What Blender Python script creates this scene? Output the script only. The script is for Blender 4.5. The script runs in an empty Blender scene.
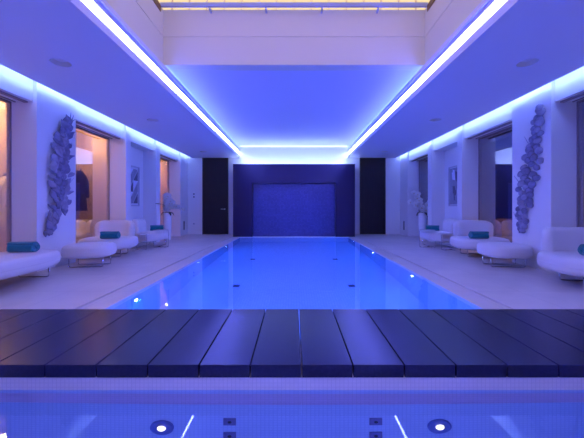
import bpy, bmesh, math, random
from mathutils import Vector, Matrix
PI = math.pi
C = bpy.context.scene.collection
SC = bpy.context.scene

# ---------------------------------------------------------------- materials
def new_mat(name):
    m = bpy.data.materials.new(name); m.use_nodes = True
    nt = m.node_tree
    return m, nt, nt.nodes['Principled BSDF'], nt.nodes['Material Output']

def plain(name, col, rough=0.6, metal=0.0, spec=0.5, bump=0.0, bscale=80.0, vary=0.0, vscale=6.0, sheen=0.0):
    m, nt, b, out = new_mat(name)
    b.inputs['Base Color'].default_value = (*col, 1)
    b.inputs['Roughness'].default_value = rough
    b.inputs['Metallic'].default_value = metal
    b.inputs['Specular IOR Level'].default_value = spec
    if sheen: b.inputs['Sheen Weight'].default_value = sheen
    tc = nt.nodes.new('ShaderNodeTexCoord')
    if vary:
        n = nt.nodes.new('ShaderNodeTexNoise'); n.inputs['Scale'].default_value = vscale; n.inputs['Detail'].default_value = 6
        nt.links.new(tc.outputs['Object'], n.inputs['Vector'])
        r = nt.nodes.new('ShaderNodeValToRGB')
        r.color_ramp.elements[0].position = .3; r.color_ramp.elements[1].position = .7
        r.color_ramp.elements[0].color = (*[c*(1-vary) for c in col], 1)
        r.color_ramp.elements[1].color = (*[min(1, c*(1+vary)) for c in col], 1)
        nt.links.new(n.outputs['Fac'], r.inputs['Fac']); nt.links.new(r.outputs['Color'], b.inputs['Base Color'])
    if bump:
        n = nt.nodes.new('ShaderNodeTexNoise'); n.inputs['Scale'].default_value = bscale; n.inputs['Detail'].default_value = 4
        nt.links.new(tc.outputs['Object'], n.inputs['Vector'])
        bp = nt.nodes.new('ShaderNodeBump'); bp.inputs['Strength'].default_value = bump; bp.inputs['Distance'].default_value = .01
        nt.links.new(n.outputs['Fac'], bp.inputs['Height']); nt.links.new(bp.outputs['Normal'], b.inputs['Normal'])
    return m

def emit(name, col, strength):
    m, nt, b, out = new_mat(name)
    e = nt.nodes.new('ShaderNodeEmission'); e.inputs['Color'].default_value = (*col, 1); e.inputs['Strength'].default_value = strength
    nt.links.new(e.outputs['Emission'], out.inputs['Surface'])
    return m

def tiles(name, c1, c2, joint, size, rough=.3, axes='xy', mortar=.06, joint_dark=True, vary=.0):
    """small mosaic / slab tiles from a brick texture laid on world-scale object coordinates"""
    m, nt, b, out = new_mat(name)
    tc = nt.nodes.new('ShaderNodeTexCoord'); sx = nt.nodes.new('ShaderNodeSeparateXYZ'); cx = nt.nodes.new('ShaderNodeCombineXYZ')
    nt.links.new(tc.outputs['Object'], sx.inputs[0])
    nt.links.new(sx.outputs[axes[0].upper()], cx.inputs['X']); nt.links.new(sx.outputs[axes[1].upper()], cx.inputs['Y'])
    br = nt.nodes.new('ShaderNodeTexBrick'); br.offset = 0; br.squash = 1
    br.inputs['Color1'].default_value = (*c1, 1); br.inputs['Color2'].default_value = (*c2, 1); br.inputs['Mortar'].default_value = (*joint, 1)
    br.inputs['Scale'].default_value = 1.0; br.inputs['Brick Width'].default_value = size[0]; br.inputs['Row Height'].default_value = size[1]
    br.inputs['Mortar Size'].default_value = mortar; br.inputs['Mortar Smooth'].default_value = .1; br.inputs['Bias'].default_value = 0
    nt.links.new(cx.outputs[0], br.inputs['Vector'])
    src = br.outputs['Color']
    if vary:
        n = nt.nodes.new('ShaderNodeTexNoise'); n.inputs['Scale'].default_value = 1.6; n.inputs['Detail'].default_value = 8; n.inputs['Distortion'].default_value = 1.2
        nt.links.new(tc.outputs['Object'], n.inputs['Vector'])
        r = nt.nodes.new('ShaderNodeValToRGB'); r.color_ramp.elements[0].position = .3; r.color_ramp.elements[1].position = .7
        r.color_ramp.elements[0].color = (1-vary, 1-vary, 1-vary, 1); r.color_ramp.elements[1].color = (1, 1, 1, 1)
        nt.links.new(n.outputs['Fac'], r.inputs['Fac'])
        mx = nt.nodes.new('ShaderNodeMix'); mx.data_type = 'RGBA'; mx.blend_type = 'MULTIPLY'; mx.inputs['Factor'].default_value = 1
        nt.links.new(src, mx.inputs['A']); nt.links.new(r.outputs['Color'], mx.inputs['B']); src = mx.outputs['Result']
    nt.links.new(src, b.inputs['Base Color'])
    b.inputs['Roughness'].default_value = rough
    bp = nt.nodes.new('ShaderNodeBump'); bp.inputs['Strength'].default_value = .15; bp.inputs['Distance'].default_value = .002; bp.invert = True
    nt.links.new(br.outputs['Fac'], bp.inputs['Height']); nt.links.new(bp.outputs['Normal'], b.inputs['Normal'])
    return m

def wood(name, c1, c2, rough=.4, axis='Y', spec=.5):
    m, nt, b, out = new_mat(name)
    tc = nt.nodes.new('ShaderNodeTexCoord'); mp = nt.nodes.new('ShaderNodeMapping')
    s = {'X': (1.5, 40, 40), 'Y': (40, 1.5, 40), 'Z': (40, 40, 1.5)}[axis]
    mp.inputs['Scale'].default_value = s
    nt.links.new(tc.outputs['Object'], mp.inputs['Vector'])
    n = nt.nodes.new('ShaderNodeTexNoise'); n.inputs['Scale'].default_value = 1.0; n.inputs['Detail'].default_value = 5; n.inputs['Distortion'].default_value = .6
    nt.links.new(mp.outputs[0], n.inputs['Vector'])
    r = nt.nodes.new('ShaderNodeValToRGB'); r.color_ramp.elements[0].position = .35; r.color_ramp.elements[1].position = .7
    r.color_ramp.elements[0].color = (*c1, 1); r.color_ramp.elements[1].color = (*c2, 1)
    nt.links.new(n.outputs['Fac'], r.inputs['Fac']); nt.links.new(r.outputs['Color'], b.inputs['Base Color'])
    b.inputs['Roughness'].default_value = rough; b.inputs['Specular IOR Level'].default_value = spec
    bp = nt.nodes.new('ShaderNodeBump'); bp.inputs['Strength'].default_value = .12; bp.inputs['Distance'].default_value = .003
    nt.links.new(n.outputs['Fac'], bp.inputs['Height']); nt.links.new(bp.outputs['Normal'], b.inputs['Normal'])
    return m

def water(name, scale, bump):
    m, nt, b, out = new_mat(name)
    g = nt.nodes.new('ShaderNodeBsdfGlass'); g.inputs['IOR'].default_value = 1.333; g.inputs['Roughness'].default_value = 0
    g.inputs['Color'].default_value = (1, 1, 1, 1)
    tc = nt.nodes.new('ShaderNodeTexCoord'); n = nt.nodes.new('ShaderNodeTexNoise')
    n.inputs['Scale'].default_value = scale; n.inputs['Detail'].default_value = 3
    nt.links.new(tc.outputs['Object'], n.inputs['Vector'])
    bp = nt.nodes.new('ShaderNodeBump'); bp.inputs['Strength'].default_value = bump; bp.inputs['Distance'].default_value = .02
    nt.links.new(n.outputs['Fac'], bp.inputs['Height']); nt.links.new(bp.outputs['Normal'], g.inputs['Normal'])
    nt.links.new(g.outputs[0], out.inputs['Surface'])
    return m

def pane_mat(name, refl, tint):
    m, nt, b, out = new_mat(name)
    t = nt.nodes.new('ShaderNodeBsdfTransparent'); t.inputs['Color'].default_value = (*tint, 1)
    g = nt.nodes.new('ShaderNodeBsdfGlossy'); g.inputs['Roughness'].default_value = 0.0; g.inputs['Color'].default_value = (.95, .95, 1, 1)
    mx = nt.nodes.new('ShaderNodeMixShader'); mx.inputs['Fac'].default_value = refl
    nt.links.new(t.outputs[0], mx.inputs[1]); nt.links.new(g.outputs[0], mx.inputs[2]); nt.links.new(mx.outputs[0], out.inputs['Surface'])
    return m

LED = (.27, .36, 1.0)
M = {}
M['paint'] = plain('white_paint', (.80, .78, .78), .6, spec=.3, bump=.03, bscale=120)
M['ceil'] = plain('ceiling_paint_blue_glow', (.77, .77, .94), .75, spec=.2, bump=.02, bscale=90)  # blue of the strip and pool light mixed into the paint colour
M['well'] = plain('well_paint', (.80, .78, .70), .7, spec=.2)
M['muntin'] = plain('muntin_paint', (.62, .45, .36), .5)
M['brown'] = plain('brown_trim', (.22, .12, .07), .5)
M['floor'] = tiles('pale_stone_slabs', (.72, .66, .62), (.69, .63, .59), (.55, .50, .48), (.9, .9), .32, 'xy', .004, vary=.14)
M['coping'] = tiles('coping_stone', (.66, .61, .60), (.64, .60, .58), (.5, .46, .45), (.30, .60), .3, 'xy', .003, vary=.08)
M['slot'] = plain('drain_slot', (.10, .08, .08), .6)
M['pooltile'] = tiles('pool_mosaic', (.42, .56, .78), (.38, .52, .75), (.34, .48, .70), (.04, .04), .25, 'xy', .003)
M['pooltile_s'] = tiles('pool_mosaic_side', (.42, .56, .78), (.38, .52, .75), (.34, .48, .70), (.04, .04), .25, 'yz', .003)
M['spatile'] = tiles('spa_mosaic', (.52, .64, .82), (.49, .61, .80), (.42, .54, .74), (.025, .025), .25, 'xz', .003)  # white mosaic with the blue underwater light put into its colour
M['spaband'] = tiles('spa_mosaic_band', (.60, .46, .62), (.57, .44, .59), (.50, .39, .52), (.025, .025), .3, 'xz', .002)
M['sparim'] = tiles('spa_mosaic_rim', (.76, .68, .70), (.73, .66, .68), (.64, .57, .60), (.025, .025), .3, 'xz', .002)
M['spafloor'] = tiles('spa_floor_mosaic', (.52, .64, .82), (.49, .61, .80), (.42, .54, .74), (.025, .025), .3, 'xy', .002)  # white floor mosaic, blue underwater light likewise held in the colour
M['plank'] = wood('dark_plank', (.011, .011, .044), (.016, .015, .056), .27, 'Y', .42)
M['door'] = wood('dark_door', (.018, .014, .016), (.028, .022, .024), .4, 'Z', .3)
M['portal'] = plain('dark_portal', (.016, .009, .055), .35, spec=.4, vary=.12, vscale=30)
M['panel'] = tiles('mosaic_panel', (.07, .075, .25), (.045, .05, .19), (.04, .04, .15), (.05, .05), .3, 'xz', .004, vary=.12)
M['water'] = water('pool_water_surface', 1.6, .035)
M['spawater'] = water('spa_water_surface', 1.8, .022)
M['glass'] = pane_mat('window_glass', .36, (.80, .78, .78))
M['roofglass'] = pane_mat('roof_glass', .08, (.95, .95, 1))
M['beige'] = plain('beige_plaster', (.74, .56, .36), .8, spec=.1, bump=.05, bscale=60)
M['terrace'] = plain('dark_backing', (.02, .02, .045), .8)
M['dark'] = plain('dark_metal', (.05, .045, .05), .4, metal=.6)
M['bronze'] = plain('bronze_frame', (.26, .21, .24), .5, metal=.2)
M['steel'] = plain('steel', (.62, .62, .66), .28, metal=1)
M['chrome'] = plain('chrome', (.75, .75, .78), .18, metal=1)
M['rail_bluelit'] = plain('rail_steel_blue_glow', (.40, .46, .80), .4)  # steel rail, the blue light falling on it painted into its colour
M['fabric'] = plain('white_boucle', (.70, .67, .68), .9, spec=.15, bump=.25, bscale=260, sheen=.3)
M['piping'] = plain('white_piping', (.70, .66, .68), .85, spec=.15)
M['cream'] = plain('cream_fabric', (.72, .64, .56), .9, spec=.15, bump=.2, bscale=260)
M['brownfab'] = plain('brown_leather', (.20, .10, .065), .5, spec=.4, bump=.1, bscale=120)
M['walnut'] = wood('walnut', (.30, .16, .08), (.42, .24, .12), .4, 'X')
M['towel'] = plain('teal_terry', (.015, .20, .24), .95, spec=.1, bump=.5, bscale=300, vary=.25, vscale=120, sheen=.4)
M['vase'] = plain('white_glaze', (.80, .78, .80), .2)
M['petal'] = plain('orchid_petal', (.93, .93, .92), .6, sheen=.2)
M['lip'] = plain('orchid_lip', (.70, .55, .30), .6)
M['leaf'] = plain('orchid_leaf', (.010, .018, .012), .4)
M['stem'] = plain('orchid_stem', (.07, .08, .04), .6)
M['soil'] = plain('moss_fill', (.05, .06, .03), .95, bump=.8, bscale=60)
M['sculpt'] = plain('grey_ceramic', (.20, .185, .28), .5, spec=.4, bump=.4, bscale=40, vary=.3, vscale=14)
M['sculpt2'] = plain('grey_ceramic_pale', (.30, .28, .38), .5, spec=.4, bump=.3, bscale=40, vary=.25, vscale=14)
M['darkrobe'] = plain('dark_robe', (.035, .03, .07), .9, spec=.1, bump=.3, bscale=150)
M['mount'] = plain('picture_mount', (.72, .72, .76), .7)
M['pdark'] = plain('picture_dark', (.10, .10, .16), .7)
M['pmid'] = plain('picture_mid', (.30, .30, .38), .7)
M['pframe'] = plain('picture_frame', (.50, .48, .52), .4)
M['inlet'] = plain('inlet_plate', (.13, .13, .30), .4)
M['hole'] = plain('inlet_hole', (.01, .01, .03), .6)
M['ringmat'] = plain('spa_light_ring', (.10, .14, .42), .35)
M['led_main'] = emit('led_main', (.15, .175, 1.0), 72.0)
M['led_side'] = emit('led_side', (.24, .38, 1.0), 19.0)
M['led_back'] = emit('led_back', (.38, .54, 1.0), 30.0)
M['led_ceiling'] = emit('led_ceiling', (.32, .55, 1.0), 13.0)
M['led_line'] = emit('led_line', (.55, .70, 1.0), 1.6)
M['poolspot'] = emit('pool_spot', (.45, .7, 1.0), 26.0)
M['spaspot'] = emit('spa_spot', (1.0, .95, .88), 1.1)
M['warmpane'] = emit('warm_lit_glass', (1.0, .76, .43), .62)
M['warmbulb'] = emit('warm_bulb', (1.0, .62, .30), 1.5)
M['lens'] = plain('downlight_lens', (.80, .80, .85), .3)

# ---------------------------------------------------------------- mesh helpers
def bx(bm, x0, x1, y0, y1, z0, z1, mi=0):
    x0, x1 = min(x0, x1), max(x0, x1)
    vs = [bm.verts.new(p) for p in ((x0,y0,z0),(x1,y0,z0),(x1,y1,z0),(x0,y1,z0),(x0,y0,z1),(x1,y0,z1),(x1,y1,z1),(x0,y1,z1))]
    for f in ((0,3,2,1),(4,5,6,7),(0,1,5,4),(1,2,6,5),(2,3,7,6),(3,0,4,7)):
        fc = bm.faces.new([vs[i] for i in f]); fc.material_index = mi
    return vs

def obj(name, bm, mat, parent=None, smooth=False, bevel=0.0, seg=2):
    if bevel:
        bmesh.ops.bevel(bm, geom=bm.edges[:], offset=bevel, segments=seg, profile=.5, affect='EDGES', clamp_overlap=True)
    bmesh.ops.recalc_face_normals(bm, faces=bm.faces[:])
    me = bpy.data.meshes.new(name); bm.to_mesh(me); bm.free()
    for mt in (mat if isinstance(mat, (list, tuple)) else [mat]): me.materials.append(mt)
    if smooth:
        for p in me.polygons: p.use_smooth = True
    o = bpy.data.objects.new(name, me); C.objects.link(o)
    if parent: o.parent = parent
    return o

def nb(): return bmesh.new()
def boxo(name, mat, x0, x1, y0, y1, z0, z1, parent=None, bevel=0.0):
    bm = nb(); bx(bm, x0, x1, y0, y1, z0, z1); return obj(name, bm, mat, parent, bevel=bevel)

def tag(o, label=None, cat=None, group=None, kind=None):
    if label: o['label'] = label
    if cat: o['category'] = cat
    if group: o['group'] = group
    if kind: o['kind'] = kind
    return o
def struct(o, label=None, cat=None):
    return tag(o, label, cat, None, 'structure')
def thing(name, label, cat, loc=(0,0,0), rz=0, group=None):
    o = bpy.data.objects.new(name, None); C.objects.link(o)
    o.empty_display_size = .1
    o.location = loc; o.rotation_euler = (0, 0, rz)
    return tag(o, label, cat, group)
def dup(root, loc, rz, label, group=None):
    r = root.copy(); C.objects.link(r); r.location = loc; r.rotation_euler = (0, 0, rz); r['label'] = label
    if group: r['group'] = group
    for ch in list(root.children):
        c = ch.copy(); C.objects.link(c); c.parent = r
        for g in ch.children:
            d = g.copy(); C.objects.link(d); d.parent = c
    return r

def tube(bm, pts, r, n=8, taper=None, cap=True):
    pts = [Vector(p) for p in pts]; rings = []
    up = Vector((0, 0, 1))
    for i, p in enumerate(pts):
        t = (pts[min(i+1, len(pts)-1)] - pts[max(i-1, 0)]).normalized()
        a = up if abs(t.dot(up)) < .95 else Vector((1, 0, 0))
        u = t.cross(a).normalized(); v = t.cross(u).normalized()
        rr = r if taper is None else r * (1 + (taper - 1) * i / (len(pts) - 1))
        rings.append([bm.verts.new(p + rr * (math.cos(k*2*PI/n) * u + math.sin(k*2*PI/n) * v)) for k in range(n)])
    for a, b in zip(rings, rings[1:]):
        for k in range(n):
            bm.faces.new((a[k], a[(k+1) % n], b[(k+1) % n], b[k]))
    if cap:
        bm.faces.new(rings[0][::-1]); bm.faces.new(rings[-1])

def round_path(pts, r=.03, n=5):
    pts = [Vector(p) for p in pts]; out = [pts[0]]
    for a, b, c in zip(pts, pts[1:], pts[2:]):
        d1 = (a-b).normalized(); d2 = (c-b).normalized()
        s, e = b + d1*r, b + d2*r
        for k in range(n+1):
            t = k/n; out.append((1-t)**2*s + 2*t*(1-t)*b + t*t*e)
    out.append(pts[-1]); return out

def lathe(bm, prof, n=24, cx=0, cy=0, axis='z', mi=0):
    rings = []
    for r, z in prof:
        ring = []
        for k in range(n):
            a = 2*PI*k/n
            p = (cx + r*math.cos(a), cy + r*math.sin(a), z)
            if axis == 'x': p = (z, cx + r*math.cos(a), cy + r*math.sin(a))
            if axis == 'y': p = (cx + r*math.cos(a), z, cy + r*math.sin(a))
            ring.append(bm.verts.new(p))
        rings.append(ring)
    for a, b in zip(rings, rings[1:]):
        for k in range(n):
            f = bm.faces.new((a[k], a[(k+1) % n], b[(k+1) % n], b[k])); f.material_index = mi
    for ring in (rings[0], rings[-1]):
        f = bm.faces.new(ring); f.material_index = mi

def sup(a, b, n, t):
    c, s = math.cos(t), math.sin(t)
    return a*math.copysign(abs(c)**(2/n), c), b*math.copysign(abs(s)**(2/n), s)

def cushion(bm, a, b, n, z0, z1, r, dome=.012, seg=64):
    """a soft slab with a rounded rim and a slightly domed top"""
    h = z1 - z0; prof = []
    prof.append((-.45, z0 + .0)); 
    for k in range(0, 7):
        th = -PI/2 + k*(PI/2)/6; prof.append((r*math.cos(th) - r, z0 + min(r, h/2) * (1 + math.sin(th))))
    for k in range(1, 7):
        th = k*(PI/2)/6; prof.append((r*math.cos(th) - r, z1 - min(r, h/2) * (1 - math.sin(th))))
    prof.append((-r*1.8, z1 + dome*.4)); prof.append((-r*3, z1 + dome*.8)); prof.append((-.45, z1 + dome))
    rings = []
    for off, z in prof:
        ring = []
        for k in range(seg):
            t = 2*PI*k/seg
            aa, bb = max(.02, a+off), max(.02, b+off)
            x, y = sup(aa, bb, n, t); ring.append(bm.verts.new((x, y, z)))
        rings.append(ring)
    for p, q in zip(rings, rings[1:]):
        for k in range(seg): bm.faces.new((p[k], p[(k+1) % seg], q[(k+1) % seg], q[k]))
    bm.faces.new(rings[0][::-1]); bm.faces.new(rings[-1])

def back_bm(bm, a, b, n, t0, t1, z0, z1, th=.15, inset=.09, seg=40):
    """padded backrest following the seat outline from t0 to t1, with rounded upper corners"""
    rings = []
    pts = []
    for i in range(seg+1):
        t = t0 + (t1-t0)*i/seg
        pts.append(Vector((*sup(a-inset, b-inset, n, t), 0)))
    L = [0]
    for p, q in zip(pts, pts[1:]): L.append(L[-1] + (q-p).length)
    tot = L[-1]; R = min(.17, tot*.3); Rt = .075
    for i, p in enumerate(pts):
        tg = (pts[min(i+1, seg)] - pts[max(i-1, 0)]).normalized(); nr = Vector((tg.y, -tg.x, 0))
        d = min(L[i], tot - L[i])
        top = z1 - (R - math.sqrt(max(0, R*R - (R-d)**2)) if d < R else 0)
        tt = th/2 * (math.sqrt(max(0.02, 1 - ((Rt-d)/Rt)**2)) if d < Rt else 1)
        hz = top - z0; ring = []
        m = 20
        for k in range(m):
            an = 2*PI*k/m
            cx, cz = math.cos(an), math.sin(an)
            px = tt*math.copysign(abs(cx)**(.62), cx); pz = z0 + hz*.5 + hz*.5*math.copysign(abs(cz)**(.45), cz)
            lean = .05*(pz - z0)
            ring.append(bm.verts.new((p.x + nr.x*(px+lean), p.y + nr.y*(px+lean), pz)))
        rings.append(ring)
    for p, q in zip(rings, rings[1:]):
        for k in range(len(p)): bm.faces.new((p[k], p[(k+1) % len(p)], q[(k+1) % len(p)], q[k]))
    bm.faces.new(rings[0][::-1]); bm.faces.new(rings[-1])

# ---------------------------------------------------------------- camera
F = 300.0
cam_d = bpy.data.cameras.new('camera'); cam = bpy.data.objects.new('camera', cam_d); C.objects.link(cam)
cam.location = (0, 0, 1.0); cam.rotation_euler = (PI/2, 0, 0)
cam_d.sensor_width = 36; cam_d.sensor_fit = 'HORIZONTAL'; cam_d.lens = F/584*36
cam_d.shift_x = -2/584; cam_d.shift_y = -11/584; cam_d.clip_start = .02
SC.camera = cam
vs = SC.view_settings
vs.view_transform = 'Standard'; vs.look = 'None'; vs.gamma = 1; vs.use_curve_mapping = False; vs.exposure = 0.75
SC.cycles.use_denoising = True
SC.cycles.sample_clamp_indirect = 6.0
SC.cycles.max_bounces = 10; SC.cycles.diffuse_bounces = 5; SC.cycles.transmission_bounces = 8; SC.cycles.glossy_bounces = 5

# ---------------------------------------------------------------- dimensions
YB = 11.4            # back wall
YN = -3.2            # wall behind the viewpoint
CZ = 2.90            # soffit
RZ = 3.36            # raised ceiling
XC, XL, XR, XG = 4.03, 4.09, 4.42, 4.425     # column face, lintel face, niche back, glazing
LZ = 2.667           # lintel underside
YE = 4.95            # end wall of the roof light
XW = 2.157           # sides of the roof light
PX, SX = 1.88, 2.15  # pool wall, drain slot
PY0, PY1 = 2.35, 10.40
SPY = 1.80           # wall between bridge and spa
WZ, SWZ = -.018, -.092
PD = -1.25
OPEN = [(2.9, 4.70, 'w'), (5.54, 7.20, 'w'), (7.41, 8.79, 'n'), (9.03, 10.64, 'w')]

# ---------------------------------------------------------------- floor and pools
bm = nb()
for s in (-1, 1):
    bx(bm, s*2.86, s*6.4, YN, YB+.2, -.12, 0, 0)
    for ya, yb in ((YN, SPY-.02), (2.80, YB+.2)):
        bx(bm, s*(SX+.034), s*2.86, ya, yb, -.12, 0, 0)
        bx(bm, s*PX, s*SX, max(ya, -1.4), yb, -.12, -.004, 1)
        bx(bm, s*SX, s*(SX+.034), ya, yb, -.12, -.035, 2)
    bx(bm, s*PX, s*2.86, SPY-.02, 2.80, -.12, -.018, 1)      # shallow rebate that carries the footbridge
bx(bm, -PX, PX, PY1, YB+.2, -.12, 0, 0)
bx(bm, -PX, PX, YN, -1.4, -.12, 0, 0)
struct(obj('floor', bm, [M['floor'], M['coping'], M['slot']]))

bm = nb()
bx(bm, -PX-.1, PX+.1, PY0-.1, PY1+.1, PD-.1, PD, 0)
for s in (-1, 1): bx(bm, s*PX, s*(PX+.12), PY0-.1, PY1+.1, PD, -.12, 1)
bx(bm, -PX, PX, PY1, PY1+.12, PD, -.12, 2)
bx(bm, -PX, PX, PY0-.12, PY0, PD, -.02, 2)
struct(obj('pool_basin', bm, [M['pooltile'], M['pooltile_s'], M['spatile']]), 'long tiled basin of the swimming pool glowing blue', 'pool')
bm = nb(); 
v = [bm.verts.new(p) for p in ((-PX, PY0, WZ), (PX, PY0, WZ), (PX, PY1, WZ), (-PX, PY1, WZ))]; bm.faces.new(v)
o = obj('pool_water', bm, M['water']); struct(o, 'still blue water filling the long swimming pool', 'water')

bm = nb()
SD = -.95
bx(bm, -PX, PX, -1.4, SPY, SD-.1, SD, 0)
for s in (-1, 1): bx(bm, s*PX, s*(PX+.12), -1.4, SPY+.1, SD, -.12, 3)
bx(bm, -PX, PX, -1.52, -1.4, SD, -.02, 1)
bx(bm, -PX, PX, SPY, SPY+.25, SD, SWZ-.17, 1)
bx(bm, -PX, PX, SPY, SPY+.25, SWZ-.17, SWZ-.045, 2)
bx(bm, -PX, PX, SPY, SPY+.25, SWZ-.045, SWZ-.002, 1)
bx(bm, -PX, PX, SPY, PY0-.12, SWZ-.002, -.018, 4)
struct(obj('spa_basin', bm, [M['spafloor'], M['spatile'], M['spaband'], M['pooltile_s'], M['sparim']]), 'white mosaic basin of the shallow pool in front of the footbridge', 'pool')
bm = nb()
v = [bm.verts.new(p) for p in ((-PX, -1.4, SWZ), (PX, -1.4, SWZ), (PX, SPY, SWZ), (-PX, SPY, SWZ))]; bm.faces.new(v)
struct(obj('spa_water', bm, M['spawater']), 'clear water of the shallow pool in front of the footbridge', 'water')

# ---------------------------------------------------------------- walls
def side_wall(s, name):
    bm = nb()
    for y0, y1 in ((YN, 2.9), (4.70, 5.54), (7.20, 7.41), (8.79, 9.03), (10.64, YB+.05)):
        bx(bm, s*XC, s*4.445, y0, y1, -.01, 3.2)
    for y0, y1, k in OPEN:
        bx(bm, s*XL, s*4.445, y0, y1, LZ, 3.2)
        if k == 'n': bx(bm, s*XR, s*4.6, y0, y1, -.01, LZ)
    o = obj(name, bm, M['paint']); struct(o)
    # dark track slots along the underside of each lintel
    bm = nb()
    for y0, y1, k in OPEN:
        if k == 'w':
            bx(bm, s*4.16, s*4.22, y0+.01, y1-.01, LZ-.022, LZ+.001)
            bx(bm, s*4.35, s*4.37, y0+.01, y1-.01, LZ-.014, LZ+.001)
    obj('track', bm, M['bronze'], o)
side_wall(-1, 'wall_left'); side_wall(1, 'wall_right')
bm = nb(); bx(bm, -4.2, 4.2, YB, YB+.15, -.01, 3.6); struct(obj('wall_back', bm, M['paint']))
bm = nb(); bx(bm, -5.0, 5.0, YN-.15, YN, -.01, 3.6); struct(obj('wall_front', bm, M['paint']))

# windows
n = 0
for s in (-1, 1):
    for (y0, y1, k) in OPEN:
        if k != 'w': continue
        n += 1
        fb = nb()
        for (a0, a1, z0, z1) in ((y0, y0+.02, 0, LZ), (y1-.02, y1, 0, LZ), (y0+.02, y1-.02, 0, .03), (y0+.02, y1-.02, LZ-.03, LZ)):
            bx(fb, s*XG, s*(XG+.06), a0, a1, z0, z1)
        w = obj('window_%d' % n, fb, M['bronze']); struct(w)
        boxo('pane', M['glass'], s*(XG+.005), s*(XG+.015), y0+.02, y1-.02, .03, LZ-.03, w)
# beyond the glass: warm plastered changing rooms on one side, an added dark terrace box shutting out the sky on the other
for sd, nm, xx, mt in ((-1, 'wall_changing_room', 5.42, 'beige'), (1, 'wall_dark_backing', 6.3, 'terrace')):
    bm = nb()
    bx(bm, sd*xx, sd*(xx+.1), YN, 13.5, -.01, 3.2); bx(bm, sd*4.44, sd*(xx+.1), YN, 13.5, 3.1, 3.2)
    bx(bm, sd*4.4, sd*(xx+.1), YN-.1, YN, -.01, 3.2); bx(bm, sd*4.4, sd*(xx+.1), 13.5, 13.6, -.01, 3.2)
    bx(bm, sd*4.40, sd*4.5, YB+.05, 13.5, -.01, 3.2)
    bx(bm, sd*4.4, sd*(xx+.1), YB+.2, 13.6, -.12, 0)
    struct(obj(nm, bm, M[mt]))

# ---------------------------------------------------------------- ceilings
DL = [(3.05, 3.92), (3.05, 6.47), (3.05, 10.1)]
def plate(bm, x0, x1, y0, y1, z, holes, mi=0):
    es = []
    def loop(pts):
        v = [bm.verts.new(p) for p in pts]
        for i in range(len(v)): es.append(bm.edges.new((v[i], v[(i+1) % len(v)])))
    loop([(x0, y0, z), (x1, y0, z), (x1, y1, z), (x0, y1, z)])
    for hx, hy, hr in holes: loop([(hx + hr*math.cos(2*PI*k/32), hy + hr*math.sin(2*PI*k/32), z) for k in range(32)])
    bmesh.ops.triangle_fill(bm, use_beauty=True, edges=es)
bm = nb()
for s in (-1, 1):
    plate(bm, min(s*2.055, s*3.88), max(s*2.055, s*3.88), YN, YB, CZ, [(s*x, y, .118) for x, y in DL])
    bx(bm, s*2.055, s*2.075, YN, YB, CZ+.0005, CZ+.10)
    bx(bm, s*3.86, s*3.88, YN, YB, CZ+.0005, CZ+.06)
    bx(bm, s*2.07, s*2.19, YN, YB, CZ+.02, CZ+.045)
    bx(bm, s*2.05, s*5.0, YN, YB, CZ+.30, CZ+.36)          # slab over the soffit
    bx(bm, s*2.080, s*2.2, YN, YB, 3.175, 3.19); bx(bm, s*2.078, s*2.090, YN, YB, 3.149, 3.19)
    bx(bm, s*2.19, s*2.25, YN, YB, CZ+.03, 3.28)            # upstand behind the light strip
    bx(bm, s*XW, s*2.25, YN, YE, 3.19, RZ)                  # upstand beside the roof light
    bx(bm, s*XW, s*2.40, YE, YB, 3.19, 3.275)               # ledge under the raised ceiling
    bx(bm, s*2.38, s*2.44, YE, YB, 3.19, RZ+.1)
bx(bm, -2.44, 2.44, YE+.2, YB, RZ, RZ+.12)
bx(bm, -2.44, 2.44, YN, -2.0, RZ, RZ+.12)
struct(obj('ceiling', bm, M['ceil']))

# roof light well
bm = nb()
def wellband(z0, z1, off=0.0):
    for s in (-1, 1): bx(bm, s*(XW+off), s*(XW+.2), -2.0, YE+.2, z0, z1)
    bx(bm, -XW-off, XW+off, YE+off, YE+.2, z0, z1)
    bx(bm, -XW-off, XW+off, -2.2, -2.0-off, z0, z1)
wellband(RZ, 3.805); wellband(3.805, 3.83, .010); wellband(3.83, 4.27)
struct(obj('wall_roof_light', bm, M['well']))
bm = nb()
for s in (-1, 1): bx(bm, s*(XW-.012), s*XW, -2.0, YE-.11, 4.17, 4.27)
struct(obj('trim_1', bm, M['brown']))
bm = nb()
bx(bm, -XW, XW, YE-.12, YE-.08, 4.252, 4.312)
for i in range(-2, 3): 
    x = .455*(2*i+1) + .0
    if abs(x) < XW: bx(bm, x-.014, x+.014, YE-.10, YE-.001, 4.21, 4.252)
struct(obj('trim_2', bm, M['rail_bluelit']))
sk = nb()
for i in range(-7, 8): bx(sk, i*.29-.005, i*.29+.005, YE+.03, YE+.07, 4.27, 5.0)
for yy in (YE+.05, 3.3, 1.6, 0, -1.6): bx(sk, -XW-.2, XW+.2, yy-.03, yy+.03, 4.98, 5.04)
for xx in (-XW-.15, -XW/2, 0, XW/2, XW+.15): bx(sk, xx-.03, xx+.03, -2.1, YE+.1, 4.98, 5.04)
w7 = obj('window_7', sk, M['muntin']); struct(w7)
boxo('pane', M['warmpane'], -XW-.2, XW+.2, YE+.10, YE+.12, 4.27, 5.0, w7)
for s in (-1, 1): boxo('pane', M['roofglass'], s*(XW+.17), s*(XW+.19), -2.1, YE+.1, 4.27, 5.0, w7)
boxo('pane', M['roofglass'], -XW-.2, XW+.2, -2.1, YE+.1, 5.04, 5.05, w7)

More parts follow.
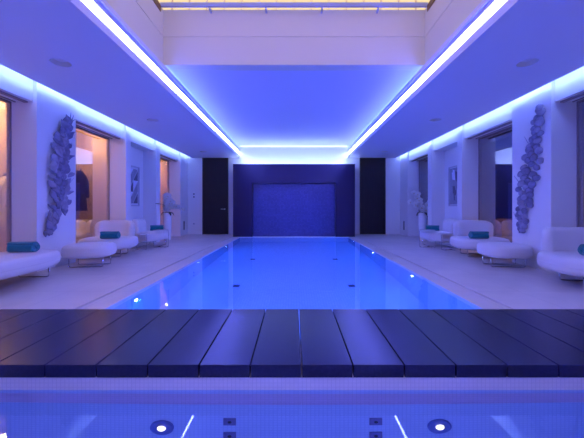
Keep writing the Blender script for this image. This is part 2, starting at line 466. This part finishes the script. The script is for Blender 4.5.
# ---------------------------------------------------------------- light strips (the lamps of the room)
def strip(name, mat, label, x0, x1, y0, y1, z0, z1, group=None):
    o = boxo(name, mat, x0, x1, y0, y1, z0, z1); return tag(o, label, 'light strip', group)
for s, w in ((-1, 'left'), (1, 'right')):
    bm = nb(); ya, yb = YN+.1, YB-.05
    q = [[bm.verts.new((s*x, y, z)) for x, z in ((2.188, 3.150), (2.092, 3.150), (2.092, 3.174), (2.188, 3.174))] for y in (ya, yb)]
    for i in range(4): bm.faces.new((q[0][i], q[0][(i+1) % 4], q[1][(i+1) % 4], q[1][i]))
    bm.faces.new(q[0]); bm.faces.new(q[1])
    tag(obj('led_strip', bm, M['led_main']), 'wide bright light strip recessed along the %s edge of the raised ceiling' % w, 'light strip')
    strip('led_strip', M['led_side'], 'concealed light strip glowing where the %s wall meets the ceiling' % w, s*3.80, s*3.845, YN+.1, YB-.05, CZ+.085, CZ+.115)
    strip('led_strip', M['led_ceiling'], 'slim light strip hidden on the %s ledge below the raised ceiling' % w, s*2.32, s*2.345, YE+.05, YB-.1, 3.277, 3.30)
strip('led_strip', M['led_back'], 'concealed light strip along the top of the dark portal on the end wall', -2.05, 2.05, YB-.34, YB-.30, 2.526, 2.55)
strip('led_strip', M['led_line'], 'thin light line where the end wall meets the raised ceiling', -2.02, 2.02, YB-.03, YB-.005, RZ-.03, RZ-.002)

# ---------------------------------------------------------------- end wall
bm = nb()
YF = 10.40; hw = 1.44; hz = 1.867
bx(bm, -2.115, -hw, YF, YB-.25, -.0, 2.525); bx(bm, hw, 2.115, YF, YB-.25, -.0, 2.525)
bx(bm, -hw, hw, YF, YB-.25, hz, 2.525)
pf = struct(obj('wall_portal', bm, M['portal']), 'dark purple portal standing at the far end of the pool', 'portal')
bm = nb(); bx(bm, -hw, hw, YF+.16, YF+.22, -.005, hz); obj('panel', bm, M['panel'], pf)
def door(name, s, handle):
    d = boxo(name, M['door'], s*2.525, s*3.435, YB-.05, YB-.001, .012, CZ-.015); struct(d)
    bm = nb()
    for a, b in ((2.495, 2.52), (3.44, 3.465)): bx(bm, s*a, s*b, YB-.06, YB-.001, 0, CZ-.003)
    bx(bm, s*2.52, s*3.44, YB-.06, YB-.001, CZ-.013, CZ-.003)
    obj('door_frame', bm, M['dark'], d)
    if handle:
        bm = nb(); lathe(bm, [(.026, YB-.062), (.026, YB-.05)], 16, s*2.62, .96, 'y'); tube(bm, round_path([(s*2.62, YB-.06, .96), (s*2.62, YB-.10, .96), (s*2.76, YB-.10, .96)], .015), .010)
        h = obj('door_handle', bm, M['steel'], d, smooth=True); h['label'] = 'brushed steel lever handle'
door('door_1', -1, True); door('door_2', 1, False)

def small_plate(name, label, cat, x, z, w, h, mat, group=None):
    t = thing(name, label, cat, (x, YB-.001, z))
    boxo('face_plate', M['paint'], -w/2, w/2, -.008, 0, -h/2, h/2, t, .002)
    boxo('rocker', mat, -w*.3, w*.3, -.013, -.008, -h*.3, h*.3, t, .002)
small_plate('wall_switch', 'upper of two small wall switches left of the handled dark door', 'switch', -3.80, 1.53, .08, .08, M['dark'])
small_plate('wall_switch', 'lower of two small wall switches left of the handled dark door', 'switch', -3.80, 1.42, .08, .08, M['dark'])
small_plate('wall_socket', 'small wall socket low beside the handled dark door', 'socket', -3.80, .40, .08, .08, M['pmid'])
for s, w in ((-1, 'left'), (1, 'right')):
    t = thing('wall_vent', 'slim dark upright vent low on the last %s pillar' % w, 'vent', (s*XC, 10.98, .36))
    boxo('frame', M['dark'], -s*.012, 0, -.035, .035, -.16, .16, t)
    bm = nb()
    for k in range(9): bx(bm, -s*.016, -s*.012, -.025, .025, -.14 + k*.033, -.125 + k*.033)
    obj('grille', bm, M['hole'], t)

# ---------------------------------------------------------------- ceiling downlights
def downlight(x, y, label):
    t = thing('ceiling_downlight', label, 'ceiling light', (x, y, CZ), 0, 'recessed downlights in the soffits')
    bm = nb()
    pr = [(.118, 0), (.113, .066), (.02, .067)]
    rings = []
    for r, z in pr: rings.append([bm.verts.new((r*math.cos(2*PI*k/32), r*math.sin(2*PI*k/32), z)) for k in range(32)])
    for a, b in zip(rings, rings[1:]):
        for k in range(32): bm.faces.new((a[k], a[(k+1) % 32], b[(k+1) % 32], b[k]))
    bm.faces.new(rings[-1])
    obj('housing', bm, M['paint'], t, smooth=False)
    bm = nb()
    lathe(bm, [(.075, .045), (.070, .040), (.05, .040), (.05, .0665), (.075, .0665)], 28); obj('reflector', bm, M['lens'], t, smooth=True)
    bm = nb(); 
    pr = [(.118, -.004), (.126, -.004), (.126, 0), (.118, 0)]
    rings = [[bm.verts.new((r*math.cos(2*PI*k/32), r*math.sin(2*PI*k/32), z)) for k in range(32)] for r, z in pr]
    for i in range(4):
        a, b = rings[i], rings[(i+1) % 4]
        for k in range(32): bm.faces.new((a[k], a[(k+1) % 32], b[(k+1) % 32], b[k]))
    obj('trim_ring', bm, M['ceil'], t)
    return t
first = None
for s, w in ((-1, 'left'), (1, 'right')):
    for (x, y), q in zip(DL, ('nearest', 'second nearest', 'farthest')):
        lb = '%s unlit round downlight in the %s lowered ceiling' % (q, w)
        if first is None: first = downlight(s*x, y, lb)
        else: dup(first, (s*x, y, CZ), 0, lb)

# warm downlights in the changing rooms behind the left glass
def lamp(name, kind, loc, energy, col, rot=(0,0,0), **kw):
    d = bpy.data.lights.new(name, kind); d.energy = energy; d.color = col
    for k, v in kw.items(): setattr(d, k, v)
    o = bpy.data.objects.new(name, d); C.objects.link(o); o.location = loc; o.rotation_euler = rot
    return o
for y, e, lb in ((5.1, 60, 'warm round downlight in the changing room nearest the viewer'), (8.3, 18, 'warm round downlight in the middle changing room'), (11.8, 24, 'warm round downlight in the farthest changing room')):
    bm = nb(); lathe(bm, [(.06, 3.088), (.06, 3.099)], 20, -5.0, y)
    t = tag(obj('room_downlight', bm, M['dark']), lb, 'ceiling light', 'warm changing room downlights')
    bm = nb(); lathe(bm, [(.045, 3.082), (.045, 3.088)], 20, -5.0, y); obj('lens', bm, M['warmbulb'], t)
    lamp('room_lamp', 'POINT', (-4.95, y, 2.75), e, (1, .66, .34), shadow_soft_size=.08)
lamp('chair_fill', 'SPOT', (5.6, 6.6, 2.9), 240, (1, .60, .3), (0, 0, 0), spot_size=math.radians(70), spot_blend=.6, shadow_soft_size=.06)  # added warm spot so the brown chair shows through the glass
bm = nb(); lathe(bm, [(.06, 2.93), (.06, 3.099)], 20, 5.6, 6.6)
tag(obj('added_chair_fitting', bm, M['dark']), 'small dark fitting added unseen over the brown chair beyond the right glass', 'ceiling light')

# ---------------------------------------------------------------- pool lights
def pool_light(x, y, z, face, label):
    s = face
    bm = nb(); lathe(bm, [(.055, 0), (.055, .010), (.040, .012)], 20, 0, 0, 'x')
    t = thing('pool_light', label, 'pool light', (x, y, z), 0 if s > 0 else PI, 'underwater lights along the pool sides')
    obj('rim', bm, M['steel'], t)
    bm = nb(); lathe(bm, [(.030, .012), (.026, .016)], 20, 0, 0, 'x'); obj('lens', bm, M['poolspot'], t)
    lamp('pool_lamp', 'AREA', (x + s*.05, y, z-.03), 13, (.008, .12, 1.0), (0, -s*PI/2*.72, 0), shape='DISK', size=.12)
for y, q in ((3.55, 'nearest'), (5.85, 'middle'), (8.2, 'farthest')):
    pool_light(-PX, y, WZ-.25, 1, '%s of three bright underwater spots on the left pool side' % q)
for y, q in ((4.75, 'nearest'), (7.1, 'middle'), (9.4, 'farthest')):
    pool_light(PX, y, WZ-.25, -1, '%s of three bright underwater spots on the right pool side' % q)
for x in (-1.0, 1.0):  # added unseen lights below the bridge that brighten the near water
    lamp('pool_lamp', 'AREA', (x, PY0+.04, -.45), 16, (.008, .12, 1.0), (PI/2*.80, 0, 0), shape='DISK', size=.16)

# spa lights, inlets
def wall_disc(x, z, label):
    t = thing('spa_light', label, 'pool light', (x, SPY, z), 0, 'round lights on the shallow pool wall')
    bm = nb(); lathe(bm, [(.071, 0), (.071, -.010), (.060, -.014), (.040, -.012)], 28, 0, 0, 'y'); obj('rim', bm, M['ringmat'], t)
    bm = nb(); lathe(bm, [(.027, -.010), (.023, -.018)], 24, 0, 0, 'y'); obj('lens', bm, M['spaspot'], t)
wall_disc(-.79, SWZ-.415, 'white round underwater light under the left half of the footbridge')
wall_disc(.87, SWZ-.405, 'white round underwater light under the right half of the footbridge')
def inlet(x, z, label):
    t = thing('water_inlet', label, 'pool inlet', (x, SPY, z), 0, 'square water inlets on the shallow pool wall')
    boxo('face_plate', M['inlet'], -.038, .038, -.008, 0, -.034, .034, t, .002)
    bm = nb(); lathe(bm, [(.012, -.007), (.012, -.010)], 14, 0, 0, 'y'); obj('nozzle', bm, M['hole'], t)
for x, w in ((-.385, 'left'), (.49, 'right')):
    inlet(x, SWZ-.345, 'upper square water inlet of the %s pair in the shallow pool' % w)
    inlet(x, SWZ-.485, 'lower square water inlet of the %s pair in the shallow pool' % w)
for x in (-1.2, 0, 1.2):  # added area lights, unseen behind the viewpoint, to brighten the spa wall
    lamp('spa_fill', 'AREA', (x, -1.3, -.35), 5, (.06, .14, 1.0), (PI/2*.95, 0, 0), shape='DISK', size=.2)
# dark drains in the pool floor
for i, (x, y, lb) in enumerate(((-1.0, 5.2, 'dark square drain in the pool floor, nearest on the left'), (-1.0, 7.3, 'dark square drain in the pool floor, farther on the left'), (1.0, 5.2, 'dark square drain in the pool floor, nearest on the right'), (1.0, 7.3, 'dark square drain in the pool floor, farther on the right'))):
    t = thing('floor_drain', lb, 'drain', (x, y, PD))
    boxo('frame', M['inlet'], -.06, .06, -.06, .06, 0, .008, t)
    bm = nb()
    for k in range(6): bx(bm, -.045, .045, -.05 + k*.0175, -.04 + k*.0175, .008, .010)
    obj('grate', bm, M['hole'], t)

# ---------------------------------------------------------------- footbridge
BW = .308; BY0, BY1 = SPY-.004, 2.79
t = thing('footbridge', 'dark plank footbridge crossing between the long pool and the shallow pool', 'footbridge', (0, BY0, 0))
for k in range(-8, 10):
    x0 = -.262 + BW*k
    boxo('plank', M['plank'], x0+.004, x0+BW-.004, 0, BY1-BY0, -.0165, .060, t, .003)

# ---------------------------------------------------------------- seating
def sled(bm, x0, y0, x1, y1, h=.19):
    tube(bm, round_path([(x0, y0, h), (x0, y0, .008), (x1, y1, .008), (x1, y1, h)], .035), .008)

def lounge(name, label, cat, loc, rz, a, b, n, back=None, legs=None, piping=True, group='white rounded lounge seats along the pool'):
    t = thing(name, label, cat, loc, rz, group)
    bm = nb(); cushion(bm, a, b, n, .170, .385, .072, .008); st = obj('seat', bm, M['fabric'], t, smooth=True)
    if piping:
        bm = nb(); 
        pts = [(*sup(a+.001, b+.001, n, 2*PI*k/72), .275) for k in range(73)]
        tube(bm, pts, .004, 6, cap=False); obj('piping', bm, M['piping'], st, smooth=True)
    if back:
        bm = nb(); back_bm(bm, a, b, n, back[0], back[1], .34, .725); bk = obj('backrest', bm, M['fabric'], t, smooth=True)
    bm = nb(); cushion(bm, a-.16, b-.16, n, .150, .178, .01, 0); obj('seat_frame', bm, M['dark'], t)
    for (x0, y0, x1, y1) in legs:
        bm = nb(); sled(bm, x0, y0, x1, y1); obj('leg', bm, M['chrome'], t, smooth=True)
    return t
# local axes of a seat: x along its width, +y towards its back
for s, w in ((-1, 'left'), (1, 'right')):
    far = 'beside the white vase'
    # two-seat lounge turned towards the viewer, in the glazed bay
    lounge('lounge_sofa', 'rounded white sofa with full backrest behind the %s ottoman' % w, 'sofa', (s*3.86, 6.28, 0), s*math.radians(-14), .51, .50, 2.9,
           (math.radians(36), math.radians(144)), [(-.28, -.26, .28, -.26), (-.28, .24, .28, .24)])
    # far lounge, back to the wall and only at its near half
    lounge('lounge_sofa', 'farthest white chaise on the %s deck, backrest at its near half' % w, 'sofa', ((3.76 if s > 0 else -3.73), 7.87, 0), -s*PI/2, .63, .35, 2.9,
           (math.radians(6), math.radians(100)) if s > 0 else (math.radians(80), math.radians(174)), [(-.36, -.22, .36, -.22), (-.36, .22, .36, .22)])
    lounge('ottoman', 'round white backless ottoman in front of the %s pillar sculpture' % w, 'ottoman', (s*3.56 + .05, 5.17, 0), s*math.radians(-6), .36, .34, 3.3, None,
           [(-.27, -.13, .27, -.13), (-.27, .13, .27, .13)], group='white ottomans')
lounge('lounge_sofa', 'large white chaise at the left frame edge, its near end out of view', 'sofa', (-3.76, 3.50, 0), PI/2, 1.06, .45, 3.0,
       (math.radians(95), math.radians(172)), [(.83, -.22, .83, .22), (-.83, -.22, -.83, .22)])
lounge('lounge_sofa', 'large white sofa with backrest at the right frame edge', 'sofa', (3.98, 3.86, 0), math.radians(-12), .64, .52, 2.9,
       (math.radians(36), math.radians(144)), [(-.36, -.24, .36, -.24), (-.36, .22, .36, .22)])

# rolled towels
def towel_mesh(L=.32):
    bm = nb(); turns = 3.4; N = 90; r0, r1 = .014, .079; th = .014
    ins, outs = [], []
    for i in range(N+1):
        f = i/N; a = f*turns*2*PI; r = r0 + (r1-r0)*f
        for lst, rr in ((ins, r-th*.5), (outs, r+th*.5)):
            lst.append((rr*math.cos(a), rr*math.sin(a)*.93))
    zmin = min(p[1] for p in outs)
    def col(p, jit): return [bm.verts.new((x, p[0], p[1]-zmin)) for x in (-L/2+jit, -L/2+.02, 0, L/2-.02, L/2-jit)]
    A = [col(p, .006*math.sin(i*.7)) for i, p in enumerate(ins)]; B = [col(p, .006*math.sin(i*.7)) for i, p in enumerate(outs)]
    for S in (A, B):
        for p, q in zip(S, S[1:]):
            for k in range(4): bm.faces.new((p[k], p[k+1], q[k+1], q[k]))
    for i in range(N):
        for k in (0, 4): bm.faces.new((A[i][k], A[i+1][k], B[i+1][k], B[i][k]))
    for i in (0, N):
        for k in range(4): bm.faces.new((A[i][k], A[i][k+1], B[i][k+1], B[i][k]))
    return bm
tw = None
for x, y, rz, lb in ((-3.72, 4.12, 6, 'teal rolled towel on the large left chaise without visible backrest'),
                     (3.84, 3.80, -14, 'teal rolled towel on the sofa at the right frame edge'),
                     (-3.64, 5.94, 8, 'teal rolled towel on the sofa behind the left ottoman'),
                     (3.66, 5.94, -6, 'teal rolled towel on the sofa behind the right ottoman'),
                     (-3.68, 8.06, 20, 'teal rolled towel on the farthest left chaise'),
                     (3.70, 8.02, -20, 'teal rolled towel on the farthest right chaise')):
    if tw is None:
        tw = tag(obj('rolled_towel', towel_mesh(), M['towel'], smooth=True), lb, 'towel', 'teal rolled towels'); o = tw
    else:
        o = tw.copy(); C.objects.link(o); o['label'] = lb
    o.location = (x, y, .3935); o.rotation_euler = (0, 0, math.radians(rz))

# small C-shaped side tables
def side_table(x, y, s, label, h=.43, over=.0):
    t = thing('side_table', label, 'side table', (x, y, 0), 0, 'small white side tables with chrome posts')
    bm = nb(); lathe(bm, [(.02, h-.016), (.180, h-.016), (.186, h-.010), (.186, h-.004), (.180, h), (.02, h)], 32, s*over, 0); obj('table_top', bm, M['vase'], t, smooth=False)
    bm = nb(); tube(bm, round_path([(s*(over+.10), 0, h-.018), (0, 0, h-.022), (0, 0, .010), (s*.26, 0, .010)], .02), .009); obj('post', bm, M['chrome'], t, smooth=True)
    for fx in (.05, .26):
        bm = nb(); tube(bm, [(s*fx, -.11, .009), (s*fx, .11, .009)], .009); obj('foot', bm, M['chrome'], t, smooth=True)
for s, w in ((-1, 'left'), (1, 'right')):
    side_table(s*3.50, 7.12, s, 'white side table between the two farther %s sofas' % w, .40, .12)
    side_table(s*3.19, 7.62, s, 'white side table reaching over the farthest %s chaise' % w, .445, .19)

# tub chairs in the glazed bays
def tub_chair(x, y, rz, fab, wd, label):
    t = thing('tub_chair', label, 'chair', (x, y, 0), rz)
    bm = nb(); cushion(bm, .25, .25, 2.6, .34, .44, .04); obj('seat', bm, fab, t, smooth=True)
    bm = nb(); back_bm(bm, .27, .27, 2.4, math.radians(-10), math.radians(190), .36, .73, .06, .03, 40); obj('backrest', bm, fab, t, smooth=True)
    bm = nb(); cushion(bm, .24, .24, 2.6, .30, .34, .01, 0); obj('seat_frame', bm, wd, t)
    for dx in (-.18, .18):
        for dy in (-.18, .18):
            bm = nb(); tube(bm, [(dx, dy, .31), (dx*1.15, dy*1.15, 0)], .02, 8, .6); obj('leg', bm, wd, t, smooth=True)
tub_chair(5.15, 7.22, math.radians(-30), M['brownfab'], M['walnut'], 'brown tub chair beyond the right glass behind the sofa')
tub_chair(-5.02, 6.95, math.radians(30), M['cream'], M['walnut'], 'cream tub chair in the warm changing room behind the left sofa')

# robes hanging on the changing room wall
def robe(y, ztop, mat, label, w=.24):
    t = thing('hanging_robe', label, 'robe', (-5.42, y, 0))
    bm = nb(); tube(bm, round_path([(0, 0, ztop+.06), (.09, 0, ztop+.06), (.09, 0, ztop+.12)], .03), .012); lathe(bm, [(.03, 0), (.03, .01)], 16, 0, ztop+.06, 'x'); obj('hook', bm, M['dark'], t, smooth=True)
    prof = [(0, .03, .02), (.05, .10, .05), (.12, w*.85, .07), (.30, w*.80, .085), (.55, w*.72, .08), (.60, w*.70, .08), (.80, w*.95, .085), (.98, w*1.08, .09), (1.0, w*1.05, .085)]
    bm = nb(); rings = []
    for d, hw_, th in prof:
        rings.append([bm.verts.new((.095 + th*(1+.22*math.sin(5*a+d*3))*math.cos(a), hw_*math.sin(a), ztop + .07 - d)) for a in [2*PI*k/36 for k in range(36)]])
    for p, q in zip(rings, rings[1:]):
        for k in range(36): bm.faces.new((p[k], p[(k+1) % 36], q[(k+1) % 36], q[k]))
    bm.faces.new(rings[0][::-1]); bm.faces.new(rings[-1]); obj('body', bm, mat, t, smooth=True)
    for sg in (-1, 1):
        bm = nb(); tube(bm, [(.095, sg*w*.6, ztop-.05), (.10, sg*w*.98, ztop-.16), (.10, sg*w*1.15, ztop-.42), (.10, sg*w*1.12, ztop-.60)], .055, 12, 1.2); obj('sleeve', bm, mat, t, smooth=True)
    bm = nb(); tube(bm, [(.16, .02, ztop-.02), (.185, .0, ztop-.2), (.19, -.02, ztop-.5)], .014, 8); tube(bm, [(.19, w*.74, ztop-.52), (.20, 0, ztop-.52), (.19, -w*.74, ztop-.52)], .02, 8); obj('belt', bm, mat, t, smooth=True)
robe(5.62, 1.56, M['cream'], 'pale robe hanging on the warm wall at the left frame edge')
robe(7.50, 1.86, M['darkrobe'], 'dark robe hanging on the warm wall past the spiky sculpture', .17)

# ---------------------------------------------------------------- wall sculptures
def blob(bm, c, u, v, w, ru, rv, rw, rng, cup=0.0, pointed=0.0):
    N, Mr = 14, 5
    c = Vector(c)
    top = bm.verts.new(c + w*rw); bot = bm.verts.new(c - w*rw*.5)
    rings = []
    ph = rng.random()*6
    for j in range(1, Mr+1):
        f = j/(Mr+1); lat = PI*f; ring = []
        for k in range(N):
            a = 2*PI*k/N
            wob = 1 + (.10*math.sin(3*a+ph) + .06*math.sin(5*a+2*ph))*(1 if pointed else .3)
            pu = math.cos(a); pv = math.sin(a)
            if pointed: pv *= 1 - pointed*abs(pu)**1.5
            rr = math.sin(lat)*wob
            p = c + u*ru*pu*rr + v*rv*pv*rr + w*(rw*math.cos(lat)*(1 if lat < PI/2 else .5) + cup*(rr**2))
            ring.append(bm.verts.new(p))
        rings.append(ring)
    for k in range(N): bm.faces.new((top, rings[0][k], rings[0][(k+1) % N])); bm.faces.new((bot, rings[-1][(k+1) % N], rings[-1][k]))
    for a, b in zip(rings, rings[1:]):
        for k in range(N): bm.faces.new((a[k], b[k], b[(k+1) % N], a[(k+1) % N]))

def curve_at(keys, z):
    for (z0, y0, w0), (z1, y1, w1) in zip(keys, keys[1:]):
        if z0 <= z <= z1:
            f = (z-z0)/(z1-z0); f2 = f*f*(3-2*f); return y0+(y1-y0)*f2, w0+(w1-w0)*f2
    return keys[-1][1:]

def sculpture(s, label, discs, keys, seed, count):
    rng = random.Random(seed)
    t = thing('wall_sculpture', label, 'wall sculpture', (s*XC, 0, 0))
    z0, z1 = keys[0][0], keys[-1][0]
    bm = nb(); pts = []
    for k in range(25):
        z = z0+.03 + (z1-z0-.06)*k/24; y, w = curve_at(keys, z); pts.append((-s*.022, y, z))
    tube(bm, pts, .016, 8); obj('stem', bm, M['sculpt'], t, smooth=True)
    for k in range(count):
        f = (k+.5)/count; z = z0+.06 + (z1-z0-.12)*f
        y, w = curve_at(keys, z); y -= .06
        off = ((k*0.618) % 1.0*2-1)*w*.95
        nrm = Vector((-s*.9, -.75 + rng.uniform(-.3, .3), rng.uniform(-.25, .35))).normalized()
        ux = Vector((0, 1, 0)); ux = (ux - nrm*ux.dot(nrm)).normalized(); vx = nrm.cross(ux).normalized()
        a = rng.uniform(-.5, .5) + (off*4)
        u = (ux*math.sin(a) + vx*math.cos(a)).normalized(); v = nrm.cross(u).normalized()
        if u.z < 0: u = -u
        bm = nb(); dd = .035 + .055*rng.random()
        if discs:
            r = rng.uniform(.050, .070)
            blob(bm, (-s*dd, y+off, z), u, v, nrm, r, r*rng.uniform(.85, 1), .011, rng, cup=-.010)
        else:
            r = rng.uniform(.065, .115)*(1 if w > .1 else .85)
            blob(bm, (-s*dd, y+off, z), u, v, nrm, r, r*rng.uniform(.42, .62), .024, rng, cup=.016, pointed=.45)
        obj('petal', bm, M['sculpt' if (k*7) % 5 < 3 else 'sculpt2'], t, smooth=True)
    # a few thin twigs
    for k in range(6):
        z = z0 + (z1-z0)*(.1+.15*k); y, w = curve_at(keys, z); sg = -1 if k % 2 else 1
        bm = nb(); tube(bm, [(-s*.03, y, z), (-s*.05, y+sg*w*.7, z+.07), (-s*.06, y+sg*(w*1.15), z+.18)], .007, 6, .3); obj('twig', bm, M['sculpt'], t, smooth=True)
    if not discs:
        y, w = curve_at(keys, z1-.05)
        for dz, dy in ((.10, .06), (.03, .10), (.12, -.01)):
            bm = nb(); tube(bm, [(-s*.03, y, z1-.16), (-s*.05, y+dy*.5, z1-.05), (-s*.06, y+dy, z1+dz-.04)], .016, 6, .15); obj('twig', bm, M['sculpt'], t, smooth=True)
sculpture(-1, 'tall spiky grey wall sculpture on the pillar above the left ottoman', False,
          [(.52, 4.90, .04), (.80, 5.0, .10), (1.02, 5.13, .18), (1.31, 5.17, .20), (1.53, 5.16, .24), (1.82, 5.15, .19), (2.13, 5.22, .13), (2.40, 5.27, .09), (2.62, 5.36, .03)], 4, 84)
sculpture(1, 'tall wall sculpture of overlapping grey discs on the right pillar', True,
          [(.53, 5.33, .08), (.88, 5.29, .12), (1.22, 5.20, .18), (1.57, 5.15, .23), (1.85, 5.09, .18), (2.06, 5.03, .12), (2.30, 4.97, .08), (2.70, 4.88, .04)], 9, 60)

# ---------------------------------------------------------------- framed pictures in the niches
def picture(s, label, kind):
    t = thing('framed_picture', label, 'picture', (s*XR, 8.10, 1.60))
    W, H = .42, .55
    bm = nb()
    bx(bm, 0, -s*.035, -W, W, -H, -H+.03); bx(bm, 0, -s*.035, -W, W, H-.03, H)
    bx(bm, 0, -s*.035, -W, -W+.03, -H+.03, H-.03); bx(bm, 0, -s*.035, W-.03, W, -H+.03, H-.03)
    obj('frame', bm, M['pframe'], t)
    boxo('mount', M['mount'], -s*.002, -s*.014, -W+.03, W-.03, -H+.03, H-.03, t)
    bm = nb(); rng = random.Random(3)
    X = -s*.0145
    def poly(pts, mi):
        f = bm.faces.new([bm.verts.new((X, p[0], p[1])) for p in pts]); f.material_index = mi
    if kind == 'tri':
        for r in range(3):
            for c in range(3):
                y0 = -.36 + c*.24; z0 = -.47 + r*.315
                poly([(y0, z0), (y0+.235, z0), (y0+.235, z0+.29)], (r+c) % 2)
                poly([(y0, z0+.02), (y0, z0+.31), (y0+.225, z0+.31)], 2 if (r+c) % 2 else 1)
    else:
        poly([(-.37, -.50), (.37, -.50), (.37, .50), (-.37, .50)], 1)
        for r in range(26):
            y0 = rng.uniform(-.34, .16); z0 = rng.uniform(-.47, .18); w = rng.uniform(.05, .16); h = rng.uniform(.15, .3)
            poly([(y0, z0), (y0+w, z0+.03), (y0+w*1.2, z0+h), (y0+w*.2, z0+h*.9)], r % 3)
    for i, v in enumerate(bm.verts): v.co.x -= s*.0002*(i//4)
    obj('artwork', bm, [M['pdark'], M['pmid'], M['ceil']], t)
    boxo('glazing', pane_mat('picture_glass', .06, (1, 1, 1)), -s*.024, -s*.026, -W+.03, W-.03, -H+.03, H-.03, t)
picture(-1, 'framed picture of grey and white triangles in the left niche', 'tri')
picture(1, 'framed abstract picture with dark strokes in the right niche', 'abs')

# ---------------------------------------------------------------- vases and orchids
def petal_shape(bm, c, d, nrm, L, W, mi=0):
    d = d.normalized(); side = nrm.cross(d).normalized(); prev = None
    for k in range(6):
        f = k/5; w = W*math.sin(PI*min(1, .12+.86*f))**.7; lift = .25*L*f*f
        p = c + d*L*f + nrm*lift*.3
        row = [bm.verts.new(p - side*w/2 - nrm*.05*W), bm.verts.new(p + nrm*.1*W), bm.verts.new(p + side*w/2 - nrm*.05*W)]
        if prev:
            for i in range(2):
                fc = bm.faces.new((prev[i], prev[i+1], row[i+1], row[i])); fc.material_index = mi
        prev = row
def blossom_bm(rng, c, nrm, r):
    bm = nb(); c = Vector(c); nrm = Vector(nrm).normalized()
    ref = Vector((0, 0, 1)) if abs(nrm.z) < .9 else Vector((1, 0, 0))
    u = nrm.cross(ref).normalized(); v = u.cross(nrm).normalized()
    for k in range(5):
        a = 2*PI*k/5 + PI/2
        petal_shape(bm, c, u*math.cos(a) + v*math.sin(a), nrm, r, r*(1.15 if k in (1, 4) else .8))
    petal_shape(bm, c + nrm*.006, -v*.6 + nrm*.5, nrm, r*.45, r*.35, 1)
    bmesh.ops.solidify(bm, geom=bm.faces[:], thickness=.0015)
    return bm
def vase_and_orchid(s, x, y, lab_v, lab_o, stems, seed):
    rng = random.Random(seed)
    t = thing('floor_vase', lab_v, 'vase', (x, y, 0))
    bm = nb(); lathe(bm, [(.02, 0), (.095, 0), (.10, .012), (.105, .25), (.118, .55), (.132, .82), (.134, .85), (.128, .852), (.122, .84), (.11, .79), (.02, .78)], 32); obj('body', bm, M['vase'], t, smooth=True)
    bm = nb(); lathe(bm, [(.02, .775), (.112, .80), (.11, .815), (.06, .83), (.01, .835)], 24); obj('moss', bm, M['soil'], t, smooth=True)
    p = thing('orchid', lab_o, 'flower', (x, y, .80))
    for k in range(4):
        a = k*1.55 + (.3 if s > 0 else .9); d = Vector((math.cos(a), math.sin(a), 0)); bm = nb(); side = Vector((-d.y, d.x, 0)); prev = None
        for j in range(9):
            f = j/8; w = .055*math.sin(PI*(.12+.85*f)); c = d*(.02+.20*f) + Vector((0, 0, .025 + .22*f - .30*f*f))
            row = [bm.verts.new(c - side*w + Vector((0, 0, .012))), bm.verts.new(c), bm.verts.new(c + side*w + Vector((0, 0, .012)))]
            if prev:
                for i in range(2): bm.faces.new((prev[i], prev[i+1], row[i+1], row[i]))
            prev = row
        bmesh.ops.solidify(bm, geom=bm.faces[:], thickness=.004)
        obj('leaf', bm, M['leaf'], p, smooth=True)
    for pts, nbl, r0 in stems:
        P = [Vector(q) for q in pts]
        path = []
        for i in range(15):
            t_ = i/14; a, b, c = P
            path.append((1-t_)**2*a + 2*t_*(1-t_)*b + t_*t_*c)
        bm = nb(); tube(bm, path, .005, 6, .5); obj('stem', bm, M['stem'], p, smooth=True)
        for k in range(nbl):
            f = 1 - .55*k/max(1, nbl-1) if nbl > 1 else 1
            i = min(14, int(round(f*14))); c = path[i] + Vector((rng.uniform(-.03, .03), rng.uniform(-.04, .0), rng.uniform(-.03, .03)))
            obj('blossom', blossom_bm(rng, c, (rng.uniform(-.5, .5) - s*.3, -1, rng.uniform(-.2, .4)), r0*rng.uniform(1.15, 1.5)), [M['petal'], M['lip']], p, smooth=True)
vase_and_orchid(-1, -3.92, 9.30, 'tall white vase holding the left orchid', 'white orchid in the left vase, one dense upright cluster and a trailing spray',
    [((( 0, 0, .02), (-.02, -.05, .40), (.02, -.06, .56)), 9, .085), (((.02, 0, .02), (.10, -.06, .36), (.16, -.10, .40)), 7, .085), (((0, .02, .02), (.18, -.08, .40), (.50, -.10, .17)), 6, .055), (((0, -.01, .02), (-.02, -.05, .22), (.06, -.08, .30)), 6, .085)], 5)
bmt = nb(); tube(bmt, [(0, 0, 0), (-.02, -.05, .22), (-.04, -.22, .31), (-.05, -.68, .33)], .013, 6, .8)
orl = [o for o in bpy.data.objects if o.name == 'orchid'][0]
o = obj('stem', bmt, M['stem'], orl, smooth=True)
vase_and_orchid(1, 3.98, 9.30, 'tall white vase holding the right orchid', 'white orchid in the right vase with four loose arching sprays',
    [(((0, 0, .02), (-.05, -.05, .45), (-.28, -.08, .68)), 5, .075), (((.02, 0, .02), (-.10, -.06, .30), (-.42, -.10, .36)), 4, .075), (((0, .02, .02), (.10, -.08, .40), (.36, -.10, .52)), 4, .065), (((0, -.01, .02), (.02, -.08, .22), (.26, -.12, .02)), 6, .085), (((0, -.01, .02), (-.02, -.05, .22), (-.10, -.08, .24)), 4, .08)], 8)

# ---------------------------------------------------------------- sky seen through the roof light
w = bpy.data.worlds.new('World'); SC.world = w; w.use_nodes = True
bg = w.node_tree.nodes['Background']; bg.inputs['Color'].default_value = (.72, .55, .53, 1); bg.inputs['Strength'].default_value = .85
